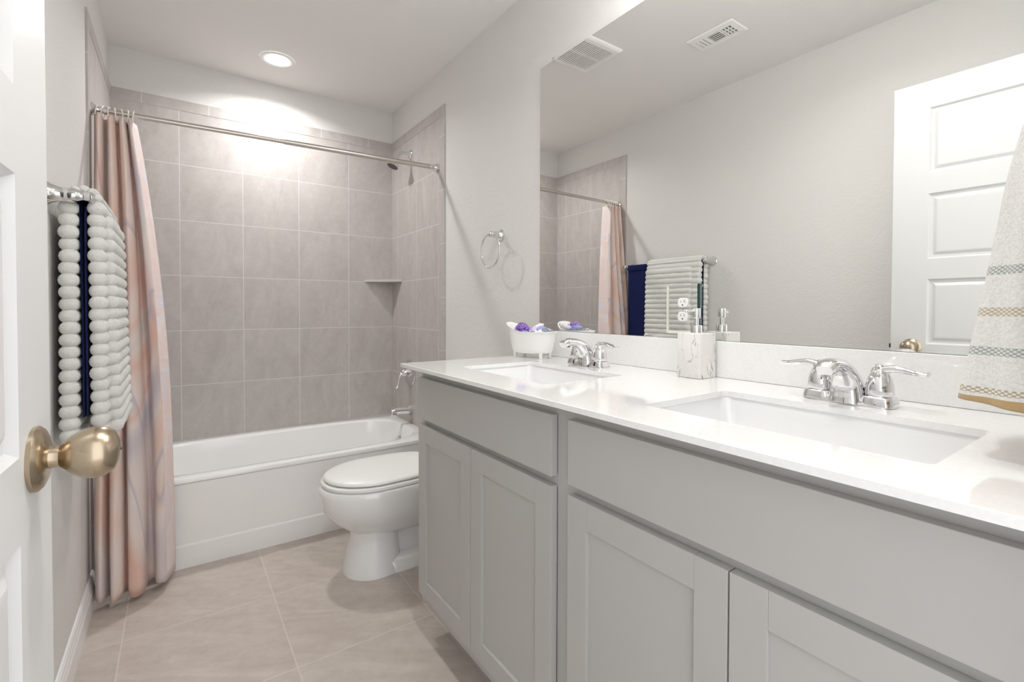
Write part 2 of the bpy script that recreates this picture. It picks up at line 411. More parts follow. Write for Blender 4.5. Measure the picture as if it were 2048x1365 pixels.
# ------------------------------------------------------------------ bathtub
def tub():
    t = thing('bathtub', 'white acrylic alcove bathtub with a straight apron below the tiled surround', 'bathtub', (W/2, -.37, 0))
    b = new(); n = 96
    x0, x1, y0, y1 = TW+.001, W-TW-.001, -.742, -TW-.001
    def rect(ins_f, z, ins=0):
        # rectangle sampled by angle so that it matches the inner rings
        out = []
        cx, cy = (x0+x1)/2, (y0+y1)/2; a, bb = (x1-x0)/2-ins, (y1-y0)/2-ins
        for k in range(n):
            th = 2*PI*k/n; c, s = math.cos(th), math.sin(th)
            q = min(a/abs(c) if abs(c) > 1e-6 else 1e9, bb/abs(s) if abs(s) > 1e-6 else 1e9)
            px, py = cx+c*q, cy+s*q
            if py < cy and abs(py-(cy-bb)) < 1e-4: py += ins_f
            out.append(Vector((px-W/2, py+.37, z)))
        return out
    def inner(xa, xb, ya, yb, p, z):
        return [v-Vector((W/2, -.37, 0)) for v in sellipse((xa+xb)/2, (ya+yb)/2, (xb-xa)/2, (yb-ya)/2, p, z, n)]
    R_ = [rect(0, 0), rect(0, .095), rect(.007, .102), rect(.007, .365), rect(.0, .372), rect(.0, .385), rect(.0, .391, .003), rect(0, .393, .008),
          inner(.062, 1.462, -.688, -.072, 5.0, .393), inner(.068, 1.456, -.682, -.078, 4.8, .391), inner(.074, 1.450, -.675, -.085, 4.6, .383),
          inner(.10, 1.442, -.668, -.092, 4.4, .34), inner(.16, 1.43, -.655, -.105, 4.2, .24), inner(.23, 1.41, -.64, -.12, 4.0, .14),
          inner(.28, 1.39, -.62, -.14, 3.8, .085), inner(.33, 1.35, -.58, -.18, 3.4, .062), inner(.5, 1.2, -.47, -.29, 3, .056)]
    # inner rings use the angle of a superellipse: resample by direction so they pair with the rectangle
    loft(b, R_)
    obj('tub_shell', b, M['acrylic'], t, angle=28)
    b = new(); lathe(b, [(0, 0), (.034, 0), (.036, .003), (.033, .010), (.012, .014), (0, .014)], (1.432-W/2, -.345+.37, .285), (-1, 0, .12), 28)
    op = obj('overflow_plate', b, M['chrome'], t)
    b = new(); box(b, 1.410-W/2, 1.418-W/2, -.349+.37, -.341+.37, .268, .304, .002); obj('trip_lever', b, M['chrome'], op)
    b = new(); lathe(b, [(0, 0), (.03, 0), (.03, .003), (0, .004)], (1.2-W/2, -.38+.37, .056), (0, 0, 1), 24); obj('drain', b, M['chrome'], t)
tub()

# ------------------------------------------------------------------ shower fittings
def shower():
    y = -.34
    t = thing('wall_shower', 'chrome shower head on a short bent arm high on the right tiled wall', 'shower head', (W-TW, y, 2.124))
    b = new(); lathe(b, [(0, 0), (.030, 0), (.030, .003), (.022, .010), (.012, .013), (0, .013)], (0, 0, 0), (-1, 0, 0), 28); obj('wall_flange', b, M['chrome'], t)
    b = new(); tube(b, [(-.005, 0, 0), (-.045, 0, .002), (-.075, 0, -.010), (-.098, 0, -.040)], .0095, 14); obj('shower_arm', b, M['chrome'], t)
    b = new(); d = Vector((-.42, 0, -.91))
    lathe(b, [(0, -.012), (.014, -.010), (.016, .0), (.014, .010), (.015, .014), (.030, .034), (.038, .048), (.039, .058), (.036, .060), (0, .060)], (-.099, 0, -.042), d, 32); hd = obj('spray_head', b, M['chrome'], t)
    b = new(); lathe(b, [(0, 0), (.034, 0), (.034, .0015), (0, .002)], Vector((-.099, 0, -.042))+d.normalized()*.060, d, 28); obj('spray_face', b, M['rubber'], hd)
    t = thing('shower_valve', 'round chrome shower valve with a curved lever above the tub spout', 'shower valve', (W-TW, -.322, .719))
    b = new(); lathe(b, [(0, 0), (.088, 0), (.088, .004), (.078, .009), (.05, .012), (.0, .012)], (0, 0, 0), (-1, 0, 0), 48); obj('escutcheon', b, M['chrome'], t)
    b = new(); lathe(b, [(0, .008), (.028, .010), (.024, .035), (.020, .052), (.012, .060), (0, .062)], (0, 0, 0), (-1, 0, 0), 28)
    tube(b, [(-.045, 0, .0), (-.068, 0, -.012), (-.080, 0, -.040), (-.085, 0, -.075), (-.094, 0, -.098)], lambda q: .011-.004*math.sin(PI*q), 12, flat=.8); obj('lever_handle', b, M['chrome'], t)
    t = thing('tub_spout', 'chrome tub spout with a pull-up diverter just above the tub rim', 'tub spout', (W-TW, -.345, .478))
    b = new()
    prof = [(0, .031, .030, 0), (-.006, .032, .031, 0), (-.03, .026, .026, .002), (-.08, .022, .020, .003), (-.115, .020, .018, .002), (-.132, .019, .017, 0), (-.138, .015, .014, 0)]
    loft(b, [[Vector((px, math.cos(2*PI*k/24)*ry*.8, dz+math.sin(2*PI*k/24)*rz)) for k in range(24)] for px, rz, ry, dz in prof])
    box(b, -.137, -.105, -.015, .015, -.032, 0, .004)
    sp_ = obj('spout_body', b, M['chrome'], t)
    b = new(); lathe(b, [(0, .012), (.003, .012), (.003, .026), (.006, .028), (.006, .033), (0, .035)], (-.118, 0, 0), (0, 0, 1), 14); obj('diverter_knob', b, M['chrome'], sp_)
    # corner shelf
    b = new(); z = 1.322
    tri = [(W-TW, -TW), (1.322, -TW), (W-TW, -.186)]
    cx = sum(p[0] for p in tri)/3
    loft(b, [[Vector((px, py, zz)) for px, py in tri] for zz in (z-.008, z+.008)])
    bmesh.ops.bevel(b, geom=[e for e in b.edges if abs((e.verts[0].co-e.verts[1].co).z) < .001 and all(v.co.y+v.co.x < 3 for v in e.verts)], offset=.002, segments=2, affect='EDGES')
    tag(obj('corner_shelf', b, mat('pale_stone_shelf', (.55, .53, .51), .35)), 'pale triangular stone shelf in the back right corner of the tub surround', 'shelf')
shower()

# ------------------------------------------------------------------ rod and curtain
RY, RZL, RZR = -.722, 1.926, 1.947
def rod():
    t = thing('shower_rod', 'brushed nickel shower rod spanning the tub between two flanges', 'curtain rod', (W/2, RY, (RZL+RZR)/2))
    o = Vector((W/2, RY, (RZL+RZR)/2)); A = Vector((TW+.02, RY, RZL))-o; B = Vector((W-TW-.045, RY, RZR))-o
    b = new(); tube(b, [A, A.lerp(B, .48)], .0105, 20, smooth=False); tube(b, [A.lerp(B, .47), B], .0125, 20, smooth=False); obj('rod', b, M['nickel'], t)
    for X, s, z in ((TW+.0015, 1, RZL), (W-TW-.0015, -1, RZR)):
        b = new(); lathe(b, [(0, 0), (.026, 0), (.026, .004), (.019, .010), (.0135, .020), (.0145, .030), (.0145, .048), (0, .048)], Vector((X, RY, z))-o, (s, 0, 0), 26); obj('wall_flange', b, M['chrome'], t)
rod()
def curtain():
    t = thing('shower_curtain', 'blush and peach marbled shower curtain gathered at the left end of the rod', 'shower curtain', (.13, -.85, .02))
    O = Vector((.13, -.85, .02))
    top = [(.016, -.700), (.018, -.745), (.030, -.762), (.042, -.745), (.046, -.705), (.054, -.700), (.060, -.745), (.070, -.762), (.080, -.742), (.084, -.705), (.090, -.705), (.095, -.748), (.104, -.762), (.112, -.742), (.117, -.708), (.120, -.735), (.123, -.754), (.130, -.757), (.132, -.748), (.149, -.700)]
    bot = [(.020, -.835), (.020, -.900), (.030, -.935), (.046, -.935), (.058, -.880), (.066, -.885), (.068, -.930), (.082, -.945), (.102, -.930), (.110, -.875), (.116, -.885), (.122, -.930), (.142, -.935), (.166, -.905), (.178, -.850), (.196, -.848), (.206, -.905), (.232, -.910), (.240, -.880), (.266, -.785)]
    NS = 8
    tp = smooth_path([(*p, 0) for p in top], NS); bt = smooth_path([(*p, 0) for p in bot], NS)
    nv = 60; ztop, zbot = 1.905, .035
    L = [0]
    for i in range(1, len(bt)): L.append(L[-1]+(bt[i]-bt[i-1]).length)
    LL = L[-1]
    b = new(); uvl = b.loops.layers.uv.new('UVMap'); grid = []
    for j in range(nv+1):
        q = j/nv; f = 1-(1-q)**2.5; fy = min(1, q*1.15)**1.05
        row = []
        for i in range(len(tp)):
            x = tp[i].x+(bt[i].x-tp[i].x)*f; y = tp[i].y+(bt[i].y-tp[i].y)*fy
            z = ztop+(zbot-ztop)*q
            if j == 0: z -= .007*abs(math.sin(i/NS*PI/2.5))
            if j == nv: z += .012*math.sin(i*.11)
            x += .003*math.sin(q*9+i*.35)*q*(1-q)*2; y += .004*math.sin(q*7+i*.22)
            x = max(x, .016)
            row.append(b.verts.new(Vector((x, y, z))-O))
        grid.append(row)
    nseg = len(tp)-1; hem_i = nseg-NS-1
    for part in (0, 1):
        pass
    for j in range(nv):
        for i in range(nseg):
            f = b.faces.new((grid[j][i], grid[j][i+1], grid[j+1][i+1], grid[j+1][i]))
            f.material_index = 1 if i >= hem_i else 0
            for lp, (ii, jj) in zip(f.loops, ((i, j), (i+1, j), (i+1, j+1), (i, j+1))):
                lp[uvl].uv = (L[ii]*1.6, jj/nv*1.85)
    o = obj('curtain_panel', b, [M['curtain'], M['hem']], t, angle=180)
    md = o.modifiers.new('thick', 'SOLIDIFY'); md.thickness = .0016
    # rings
    for k, (x, yy) in enumerate(((.022, 0), (.043, 0), (.064, 0), (.084, 0), (.103, 0), (.120, 0), (.137, 0))):
        z = RZL+(RZR-RZL)*x/W
        b = new(); cen = Vector((x, RY, z-.012))
        tube(b, [cen+Vector((.004*math.sin(a*1.0+k), math.cos(a)*.021, math.sin(a)*.029))-O for a in [2*PI*q/28 for q in range(28)]], .0021, 8, closed=True, smooth=False)
        obj('curtain_ring', b, M['ivory'], t)
curtain()

# ------------------------------------------------------------------ towel bar and towels
def towels():
    xb, zb = .074, 1.438; y0, y1 = -1.504, -.862
    t = thing('towel_bar', 'chrome towel bar on the left wall under the folded towels', 'towel bar', (0, (y0+y1)/2, zb))
    o = Vector((0, (y0+y1)/2, zb))
    b = new(); tube(b, [Vector((xb, y0-.004, zb))-o, Vector((xb, y1+.004, zb))-o], .008, 18, smooth=False); obj('bar', b, M['chrome'], t)
    for y in (y0, y1):
        b = new(); lathe(b, [(0, 0), (.029, 0), (.030, .004), (.025, .010), (.020, .025), (.019, .040), (.0195, .054), (.0165, .064), (.0135, .070), (.0135, .082), (.0145, .085), (.0135, .093), (.008, .098), (0, .099)], Vector((0, y, zb))-o, (1, 0, 0), 26)
        obj('post', b, M['chrome'], t)
    # plush white towel built of rolls
    b = new(); ya, yb_ = -1.492, -1.075; P = .0330; rx, rz = .0215, .0218
    def roll(x, z, yy0, yy1, rx_=rx, rz=rz):
        s = random.uniform(-.001, .001)
        capsule(b, (x+s, yy0+random.uniform(-.004, .004), z), (x+s, yy1, z), rx_, rz)
    n = 20
    for k in range(n):
        z = 1.412-P*k; fl = k/n
        roll(.0410-.004*fl, z-.004, ya, yb_, .0235)
        roll(.0985+.002*fl, z, ya, yb_, .0215)
        if k > 0: roll(.112+.016*fl, z+.003, ya+.055, yb_, .0215)
    for a in (8, 48, 90, 132, 168):
        roll(xb+.026*math.cos(math.radians(a)), zb+.024*math.sin(math.radians(a)), ya, yb_, .0125, .0115)
    tag(obj('bath_towel', b, M['towel_white'], angle=180), 'thick ribbed white towel folded over the left wall towel bar, nearest the door', 'towel')
    # navy towel beneath it
    b = new(); prof = []
    for p in ((.0660, .83), (.0660, 1.1), (.0640, 1.41), (.0640, 1.440), (.074, 1.4495), (.0840, 1.440), (.0835, 1.41), (.0765, 1.37), (.0762, .83)):
        prof.append((p[0], p[1]))
    inn = [(.0690, .83), (.0690, 1.1), (.0658, 1.41), (.0656, 1.438), (.074, 1.4472), (.0824, 1.438), (.0815, 1.41), (.0738, 1.37), (.0735, .83)]
    yy = [-1.482+k*(.597/30) for k in range(31)]
    rings = []
    for y in yy:
        wv = .0012*math.sin(y*60)
        e = 1.0
        rings.append([Vector((x+wv, y, z)) for x, z in smooth2(prof)]+[Vector((x+wv, y, z)) for x, z in reversed(smooth2(inn))])
    loft(b, rings)
    tag(obj('bath_towel', b, M['towel_navy'], angle=60), 'dark navy towel hanging on the left wall bar, farther half under the white one', 'towel')
def smooth2(pts): return [(p.x, p.y) for p in smooth_path([(a, c, 0) for a, c in pts], 4)]
towels()

# ------------------------------------------------------------------ toilet
def toilet():
    CYT = -1.175
    t = thing('toilet', 'white elongated toilet with a closed lid between the tub and the vanity', 'toilet', (1.15, CYT, 0))
    O = Vector((1.15, CYT, 0))
    def egg(xf, xb, w, z, n=64, p=2.35, split=.42):
        out = []; xm = xf+(xb-xf)*split
        for k in range(n):
            th = 2*PI*k/n; c, s = math.cos(th), math.sin(th)
            if c < 0: x = xm-(xm-xf)*abs(c)**(2/2.05)
            else: x = xm+(xb-xm)*abs(c)**(2/3.2)
            pp = 2.05 if c < 0 else 3.2
            out.append(Vector((x, w*math.copysign(abs(s)**(2/pp), s)+CYT, z))-O)
        return out
    b = new()
    loft(b, [egg(.895, 1.28, .095, .165), egg(.872, 1.30, .118, .185), egg(.835, 1.32, .142, .213), egg(.800, 1.33, .163, .245), egg(.772, 1.34, .178, .285), egg(.760, 1.34, .186, .325),
             egg(.757, 1.34, .189, .360), egg(.760, 1.34, .188, .380), egg(.768, 1.335, .182, .387)])
    loft(b, [egg(.853, 1.10, .128, 0, split=.5), egg(.855, 1.10, .127, .012, split=.5), egg(.868, 1.085, .117, .07, split=.5), egg(.882, 1.08, .107, .13, split=.5), egg(.888, 1.08, .104, .19, split=.5), egg(.885, 1.09, .108, .23, split=.5)])
    loft(b, [egg(.93, 1.44, .128, 0, split=.3), egg(.93, 1.44, .127, .045, split=.3), egg(.94, 1.43, .110, .062, split=.3)])
    loft(b, [egg(1.0, 1.40, .07, .02), egg(1.0, 1.40, .066, .12), egg(1.0, 1.38, .075, .20), egg(1.0, 1.38, .10, .30)])
    box(b, 1.22-O.x, 1.50-O.x, -.10, .10, .30, .40, .02, 3)
    obj('bowl', b, M['porcelain'], t, angle=60)
    b = new(); loft(b, [egg(.772, 1.285, .180, .389), egg(.767, 1.29, .186, .392), egg(.767, 1.29, .186, .402), egg(.772, 1.285, .181, .4065)]); obj('seat', b, M['plastic'], t, angle=40)
    b = new(); loft(b, [egg(.785, 1.285, .173, .4095), egg(.778, 1.29, .179, .413), egg(.778, 1.29, .179, .420), egg(.790, 1.285, .170, .427), egg(.83, 1.26, .14, .4325), egg(.93, 1.2, .07, .435)]); obj('lid', b, M['plastic'], t, angle=60)
    b = new(); box(b, 1.325-O.x, 1.512-O.x, -.215, .215, .39, .735, .022, 4); tk = obj('tank', b, M['porcelain'], t)
    b = new(); box(b, 1.315-O.x, 1.518-O.x, -.225, .225, .735, .768, .010, 3); obj('tank_lid', b, M['porcelain'], t)
    b = new(); tube(b, [(1.318-O.x, .15, .69), (1.30-O.x, .15, .69), (1.295-O.x, .12, .688), (1.297-O.x, .08, .684)], .006, 10); obj('flush_lever', b, M['chrome'], tk)
    b = new(); lathe(b, [(.014, 0), (.014, .006), (.009, .014), (0, .016)], (1.17-O.x, -.10, .060), (0, 0, 1), 16); obj('bolt_cap', b, M['plastic'], t)
toilet()

# ------------------------------------------------------------------ vanity cabinet
def vanity():
    YL, YR = -1.702, -3.222
    O = Vector((1.24, -2.46, 0))
    t = thing('vanity_cabinet', 'long grey shaker vanity cabinet with four doors under the white countertop', 'cabinet', O)
    XB = XF+.020
    b = new()
    def bx(x0, x1, y0, y1, z0, z1, bev=0): box(b, x0-O.x, x1-O.x, y0-O.y, y1-O.y, z0, z1, bev)
    top = ZC-.0123
    # carcass: sides, bottom, back and the face frame around the openings
    bx(XB+.018, W-.002, YL-.016, YL, .11, top); bx(XB+.018, W-.002, YR, YR+.016, .11, top)
    bx(XB+.018, W-.002, YR+.016, YL-.016, .11, .126); bx(W-.012, W-.002, YR+.016, YL-.016, .126, top)
    bx(XB+.018, W-.012, -2.465, -2.449, .126, top)
    for y0, y1 in ((YL-.040, YL), (-2.484, -2.430), (YR, YR+.040)): bx(XB, XB+.018, y0, y1, .11, top)
    for z0, z1 in ((.11, .165), (.735, .765), (.895, top)):
        bx(XB, XB+.018, -2.430, YL-.040, z0, z1); bx(XB, XB+.018, YR+.040, -2.484, z0, z1)
    bx(XB+.002, XB+.016, -2.430, YL-.040, .765, .895); bx(XB+.002, XB+.016, YR+.040, -2.484, .765, .895)
    obj('cabinet_body', b, M['cab'], t, smooth=False)
    b = new(); bx(XB+.075, XB+.09, YR, YL, 0, .11); bx(XB+.09, W-.01, YL-.016, YL, 0, .11); obj('toe_kick', b, M['cab'], t, smooth=False)
    for y1, y0 in ((-1.716, -2.430), (-2.485, -3.205)):
        b = new(); bx(XF, XB-.001, y0, y1, .760, .899, .0012); obj('drawer_front', b, M['cab'], t, smooth=False)
    for y1, y0 in ((-1.716, -2.0715), (-2.0745, -2.430), (-2.485, -2.847), (-2.850, -3.205)):
        b = new(); s = .0575; z0, z1 = .153, .739
        bx(XF, XB-.001, y1-s, y1, z0, z1, .0010); bx(XF, XB-.001, y0, y0+s, z0, z1, .0010)
        bx(XF+.0002, XB-.001, y0+s, y1-s, z1-s, z1, .0010); bx(XF+.0002, XB-.001, y0+s, y1-s, z0, z0+s, .0010)
        bx(XF+.0075, XB-.004, y0+s-.004, y1-s+.004, z0+s-.004, z1-s+.004)
        obj('cabinet_door', b, M['cab'], t, smooth=False)
vanity()
SINKS = [(-2.322, -1.885), (-3.068, -2.627)]
SX0, SX1 = 1.030, 1.316
def counter():
    TH = .0123
    b = new(); e = .0012
    x1, ya = W-.001, YF+.001
    holes_t = [[Vector((p.x, p.y, ZC)) for p in rrect(SX0, SX1, a, c, .012, ZC)] for a, c in SINKS]
    top = plate_with_holes(b, [Vector(p) for p in ((XC+e, ya, ZC), (x1, ya, ZC), (x1, YE-e, ZC), (XC+e, YE-e, ZC))], holes_t)
    botm = plate_with_holes(b, [Vector(p) for p in ((XC, ya, ZC-TH), (x1, ya, ZC-TH), (x1, YE, ZC-TH), (XC, YE, ZC-TH))], [[Vector((p.x, p.y, ZC-TH)) for p in h] for h in holes_t])
    mid = [b.verts.new(p) for p in ((XC, ya, ZC-e), (x1, ya, ZC-e), (x1, YE, ZC-e), (XC, YE, ZC-e))]
    ring_faces(b, top[0], mid); ring_faces(b, mid, botm[0])
    for a, c in zip(top[1:], botm[1:]): ring_faces(b, a, c)
    tag(obj('countertop', b, M['quartz'], smooth=False), 'glossy white quartz countertop with two rectangular sink cut-outs', 'countertop')
    b = new(); box(b, 1.504, W-.001, YF+.001, YE, ZC+.0003, 1.0466, .0015); tag(obj('backsplash', b, M['quartz'], smooth=False), 'low white quartz backsplash strip between countertop and mirror', 'backsplash')
    labs = ['white undermount sink basin nearer the tub, beside the miniature bathtub', 'white undermount sink basin at the near end beside the striped hand towel']
    for (a, c), lab in zip(SINKS, labs):
        cy = (a+c)/2; cx = (SX0+SX1)/2; t = thing('sink', lab, 'sink', (cx, cy, ZC-TH))
        b = new(); z = -.0004
        def rr(g, r, zz): return [Vector((p.x-cx, p.y-cy, zz)) for p in rrect(SX0+g, SX1-g, a+g, c-g, r, 0, 8)]
        loft(b, [rr(-.028, .03, z-.010), rr(-.028, .03, z), rr(-.004, .024, z), rr(-.003, .024, z-.004), rr(.002, .03, z-.03), rr(.010, .04, z-.085), rr(.022, .05, z-.115), rr(.045, .06, z-.128), rr(.09, .05, z-.133), rr(.125, .015, z-.135)], cap0=False)
        # outer shell of the bowl
        loft(b, [rr(-.028, .03, z-.010), rr(-.012, .03, z-.014), rr(-.004, .04, z-.08), rr(.01, .06, z-.13), rr(.08, .05, z-.150)], cap0=False)
        obj('basin', b, M['sink'], t, angle=50)
        b = new(); lathe(b, [(0, 0), (.030, 0), (.030, .003), (.022, .004), (.020, .002), (0, .003)], (0, 0, z-.1345), (0, 0, 1), 24); obj('drain', b, M['chrome'], t)
counter()

# ------------------------------------------------------------------ faucets
def faucet(cy, lab):
    # local: +x = towards the wall, y along the wall
    t = thing('faucet', lab, 'faucet', (1.398, cy, ZC+.0002), group=None)
    b = new()
    def ov(a, bb, z, p=3.4, n=56): return [Vector((math.copysign(abs(math.cos(th))**(2/p), math.cos(th))*a, math.copysign(abs(math.sin(th))**(2/p), math.sin(th))*bb, z)) for th in [2*PI*k/n for k in range(n)]]
    loft(b, [ov(.0285, .079, 0), ov(.0285, .079, .004), ov(.0255, .075, .010), ov(.022, .071, .0125), ov(.014, .06, .0135)])
    for s in (-1, 1):
        pod = lambda g, z: [Vector((p.x, p.y, z)) for p in rrect(-.0275+g, .0275-g, s*.052-.0275+g, s*.052+.0275-g, .014, 0, 6)]
        loft(b, [pod(0, .002), pod(.0003, .010), pod(.0022, .0185), pod(.0045, .0205)])
    obj('base_plate', b, M['chrome'], t)
    for s in (-1, 1):
        b = new()
        lathe(b, [(0, 0), (.020, .012), (.0205, .0207), (.0205, .0222), (.0232, .0226), (.0240, .026), (.0228, .042), (.0190, .056), (.0150, .064), (.011, .068), (0, .0685)], (0, s*.052, 0), (0, 0, 1), 36)
        hb = obj('handle_body', b, M['chrome'], t)
        b = new()
        lathe(b, [(0, .061), (.0142, .061), (.0150, .069), (.0120, .0745), (.0085, .076), (.0085, .079), (.006, .081), (0, .0815)], (0, s*.052, 0), (0, 0, 1), 28)
        # lever blade
        P = smooth_path([(0, s*.055, .070), (-.001, s*.075, .0745), (-.002, s*.095, .0725), (-.003, s*.115, .0695), (-.003, s*.128, .0700)], 6)
        rings = []
        for i, p in enumerate(P):
            q = i/(len(P)-1); w = .0120-.004*math.sin(PI*min(1, q*1.3))+.003*q; h = .0085-.0040*q
            if i == len(P)-1: w *= .45; h *= .5
            rings.append([p+Vector((math.cos(a)*w, 0, math.sin(a)*h)) for a in [2*PI*k/14 for k in range(14)]])
        loft(b, rings)
        obj('lever_handle', b, M['chrome'], hb)
    # spout: a broad body that sweeps forward and down to the aerator
    b = new(); rings = []
    stations = [((-.002, 0, .002), .033, .033, 0), ((-.004, 0, .022), .030, .030, 6), ((-.012, 0, .044), .0255, .024, 24), ((-.028, 0, .062), .0215, .0185, 45), ((-.052, 0, .0755), .0190, .0140, 68), ((-.080, 0, .081), .0180, .0125, 90), ((-.102, 0, .078), .0175, .012, 108), ((-.113, 0, .072), .014, .010, 120)]
    pts = []
    for (c, w, h, a) in stations:
        a = math.radians(a); nrm = Vector((math.cos(a), 0, math.sin(a)))   # thickness direction
        c = Vector(c); pts.append((c, w, h, nrm))
    # densify
    cs = smooth_path([p[0] for p in pts], 5); ws = smooth_path([(p[1], p[2], 0) for p in pts], 5); ns = smooth_path([p[3] for p in pts], 5)
    for c, w, nn in zip(cs, ws, ns):
        nn = nn.normalized()
        rings.append([c+Vector((0, 1, 0))*math.copysign(abs(math.cos(th))**(2/2.8), math.cos(th))*w.x+nn*math.copysign(abs(math.sin(th))**(2/2.8), math.sin(th))*w.y for th in [2*PI*k/28 for k in range(28)]])
    loft(b, rings)
    so = obj('spout', b, M['chrome'], t, angle=60)
    b = new(); lathe(b, [(0, 0), (.0105, 0), (.0105, .007), (.0085, .008), (0, .008)], (-.094, 0, .073), (-.12, 0, -1), 20); obj('aerator', b, M['dark'], so)
    b = new(); lathe(b, [(0, .0), (.0022, 0), (.0022, .038), (.0048, .040), (.0048, .047), (.003, .050), (0, .050)], (.022, 0, .015), (0, 0, 1), 12); obj('lift_rod', b, M['chrome'], t)
faucet(-2.093, 'chrome two-lever faucet behind the sink nearer the tub')
faucet(-2.845, 'chrome two-lever faucet behind the near sink, right of the soap dispenser')

# ------------------------------------------------------------------ mirror, outlet, dispenser
XM = W-.0065
def mirror():
    t = thing('wall_mirror', 'wide frameless wall mirror above the backsplash', 'mirror', (XM, -2.45, 1.59))
    ZM0, ZM1, Y0, Y1 = 1.0472, 2.1265, YF+.004, -1.678
    b = new(); box(b, 0, .0063, Y0+2.45, Y1+2.45, ZM0-1.59, ZM1-1.59)
    b.faces.ensure_lookup_table()
    for f in b.faces: f.material_index = 0 if f.normal.x < -.9 else 1
    bmesh.ops.recalc_face_normals(b, faces=b.faces[:])
    for f in b.faces: f.material_index = 0 if f.calc_center_median().x < 1e-4 else 1
    obj('mirror_glass', b, [M['mirror'], M['mirror_edge']], t, smooth=False)
    b = new(); box(b, -.004, .006, -.009, .009, -.006, .012, .002); obj('mirror_clip', b, M['clear'], t, loc=(0, -1.765+2.45, ZM1-1.59))
mirror()
def outlet():
    y0, y1, z0, z1 = -2.428, -2.316, 1.062, 1.205; cy = (y0+y1)/2; cz = (z0+z1)/2
    t = thing('wall_outlet', 'white duplex wall outlet in a mirrored cover plate set in the mirror', 'outlet', (XM, cy, cz))
    b = new(); hw, hh = (y1-y0)/2, (z1-z0)/2
    R4 = lambda g, x: [Vector((x, -hw+g, -hh+g)), Vector((x, hw-g, -hh+g)), Vector((x, hw-g, hh-g)), Vector((x, -hw+g, hh-g))]
    loft(b, [R4(0, -.0003), R4(0, -.0018), R4(.006, -.0045)]); obj('cover_plate', b, M['mirror'], t, smooth=False)
    b = new(); box(b, -.0062, -.0003, -hw-.0006, -hw+.0085, -hh+.012, hh+.004, .0015); obj('bevel_strip', b, M['mirror_edge'], t, smooth=False)
    b = new(); box(b, -.0052, -.0003, hw-.001, hw+.0018, -hh, hh); box(b, -.0052, -.0003, -hw+.010, hw-.001, -hh-.0015, -hh+.0015); obj('plate_rim', b, M['ivory'], t, smooth=False)
    for s in (1, -1):
        b = new(); pts = []
        for k in range(28):
            a = 2*PI*k/28; pts.append((math.cos(a)*.0172, max(-.0138, min(.0138, math.sin(a)*.0172))))
        loft(b, [[Vector((-.0045, p, s*.0205+q)) for p, q in pts], [Vector((-.0068, p, s*.0205+q)) for p, q in pts], [Vector((-.0074, p*.95, s*.0205+q*.95)) for p, q in pts]])
        r = obj('receptacle', b, M['plastic'], t, smooth=False)
        b = new(); zc = s*.0205
        box(b, -.0077, -.0072, -.0066, -.0052, zc-.001, zc+.0075); box(b, -.0077, -.0072, .0052, .0064, zc-.0005, zc+.0065)
        lathe(b, [(0, 0), (.0024, 0), (.0024, .0005), (0, .0005)], (-.0072, 0, zc-.0075), (-1, 0, 0), 12)
        obj('socket_slot', b, M['slot'], r, smooth=False)
    b = new(); lathe(b, [(0, 0), (.003, 0), (.0025, .0012), (0, .0015)], (-.0045, 0, 0), (-1, 0, 0), 14); obj('cover_screw', b, M['chrome'], t)
outlet()
def dispenser():
    x0, x1, y0, y1 = 1.422, 1.494, -2.492, -2.420; zt = 1.0685
    cx, cy = (x0+x1)/2, (y0+y1)/2
    t = thing('soap_dispenser', 'square white marble-look soap dispenser with a chrome pump', 'soap dispenser', (cx, cy, ZC+.0003))
    z = zt-ZC
    b = new(); box(b, x0-cx, x1-cx, y0-cy, y1-cy, 0, z, .0022, 3); obj('bottle', b, M['marble'], t)
    b = new(); lathe(b, [(0, 0), (.0155, 0), (.0155, .0195), (.0145, .0215), (0, .0215)], (0, 0, z), (0, 0, 1), 32); obj('collar', b, M['chrome'], t)
    b = new(); lathe(b, [(0, .02), (.0062, .02), (.0062, .040), (.0105, .041), (.0110, .043), (.0110, .066), (.0098, .068), (0, .069)], (0, 0, z), (0, 0, 1), 28)
    tube(b, [(0, 0, z+.0625), (-.020, .003, z+.0625), (-.036, .006, z+.061), (-.042, .007, z+.056)], lambda q: .0042-.0014*q, 10); obj('pump', b, M['chrome'], t)
dispenser()

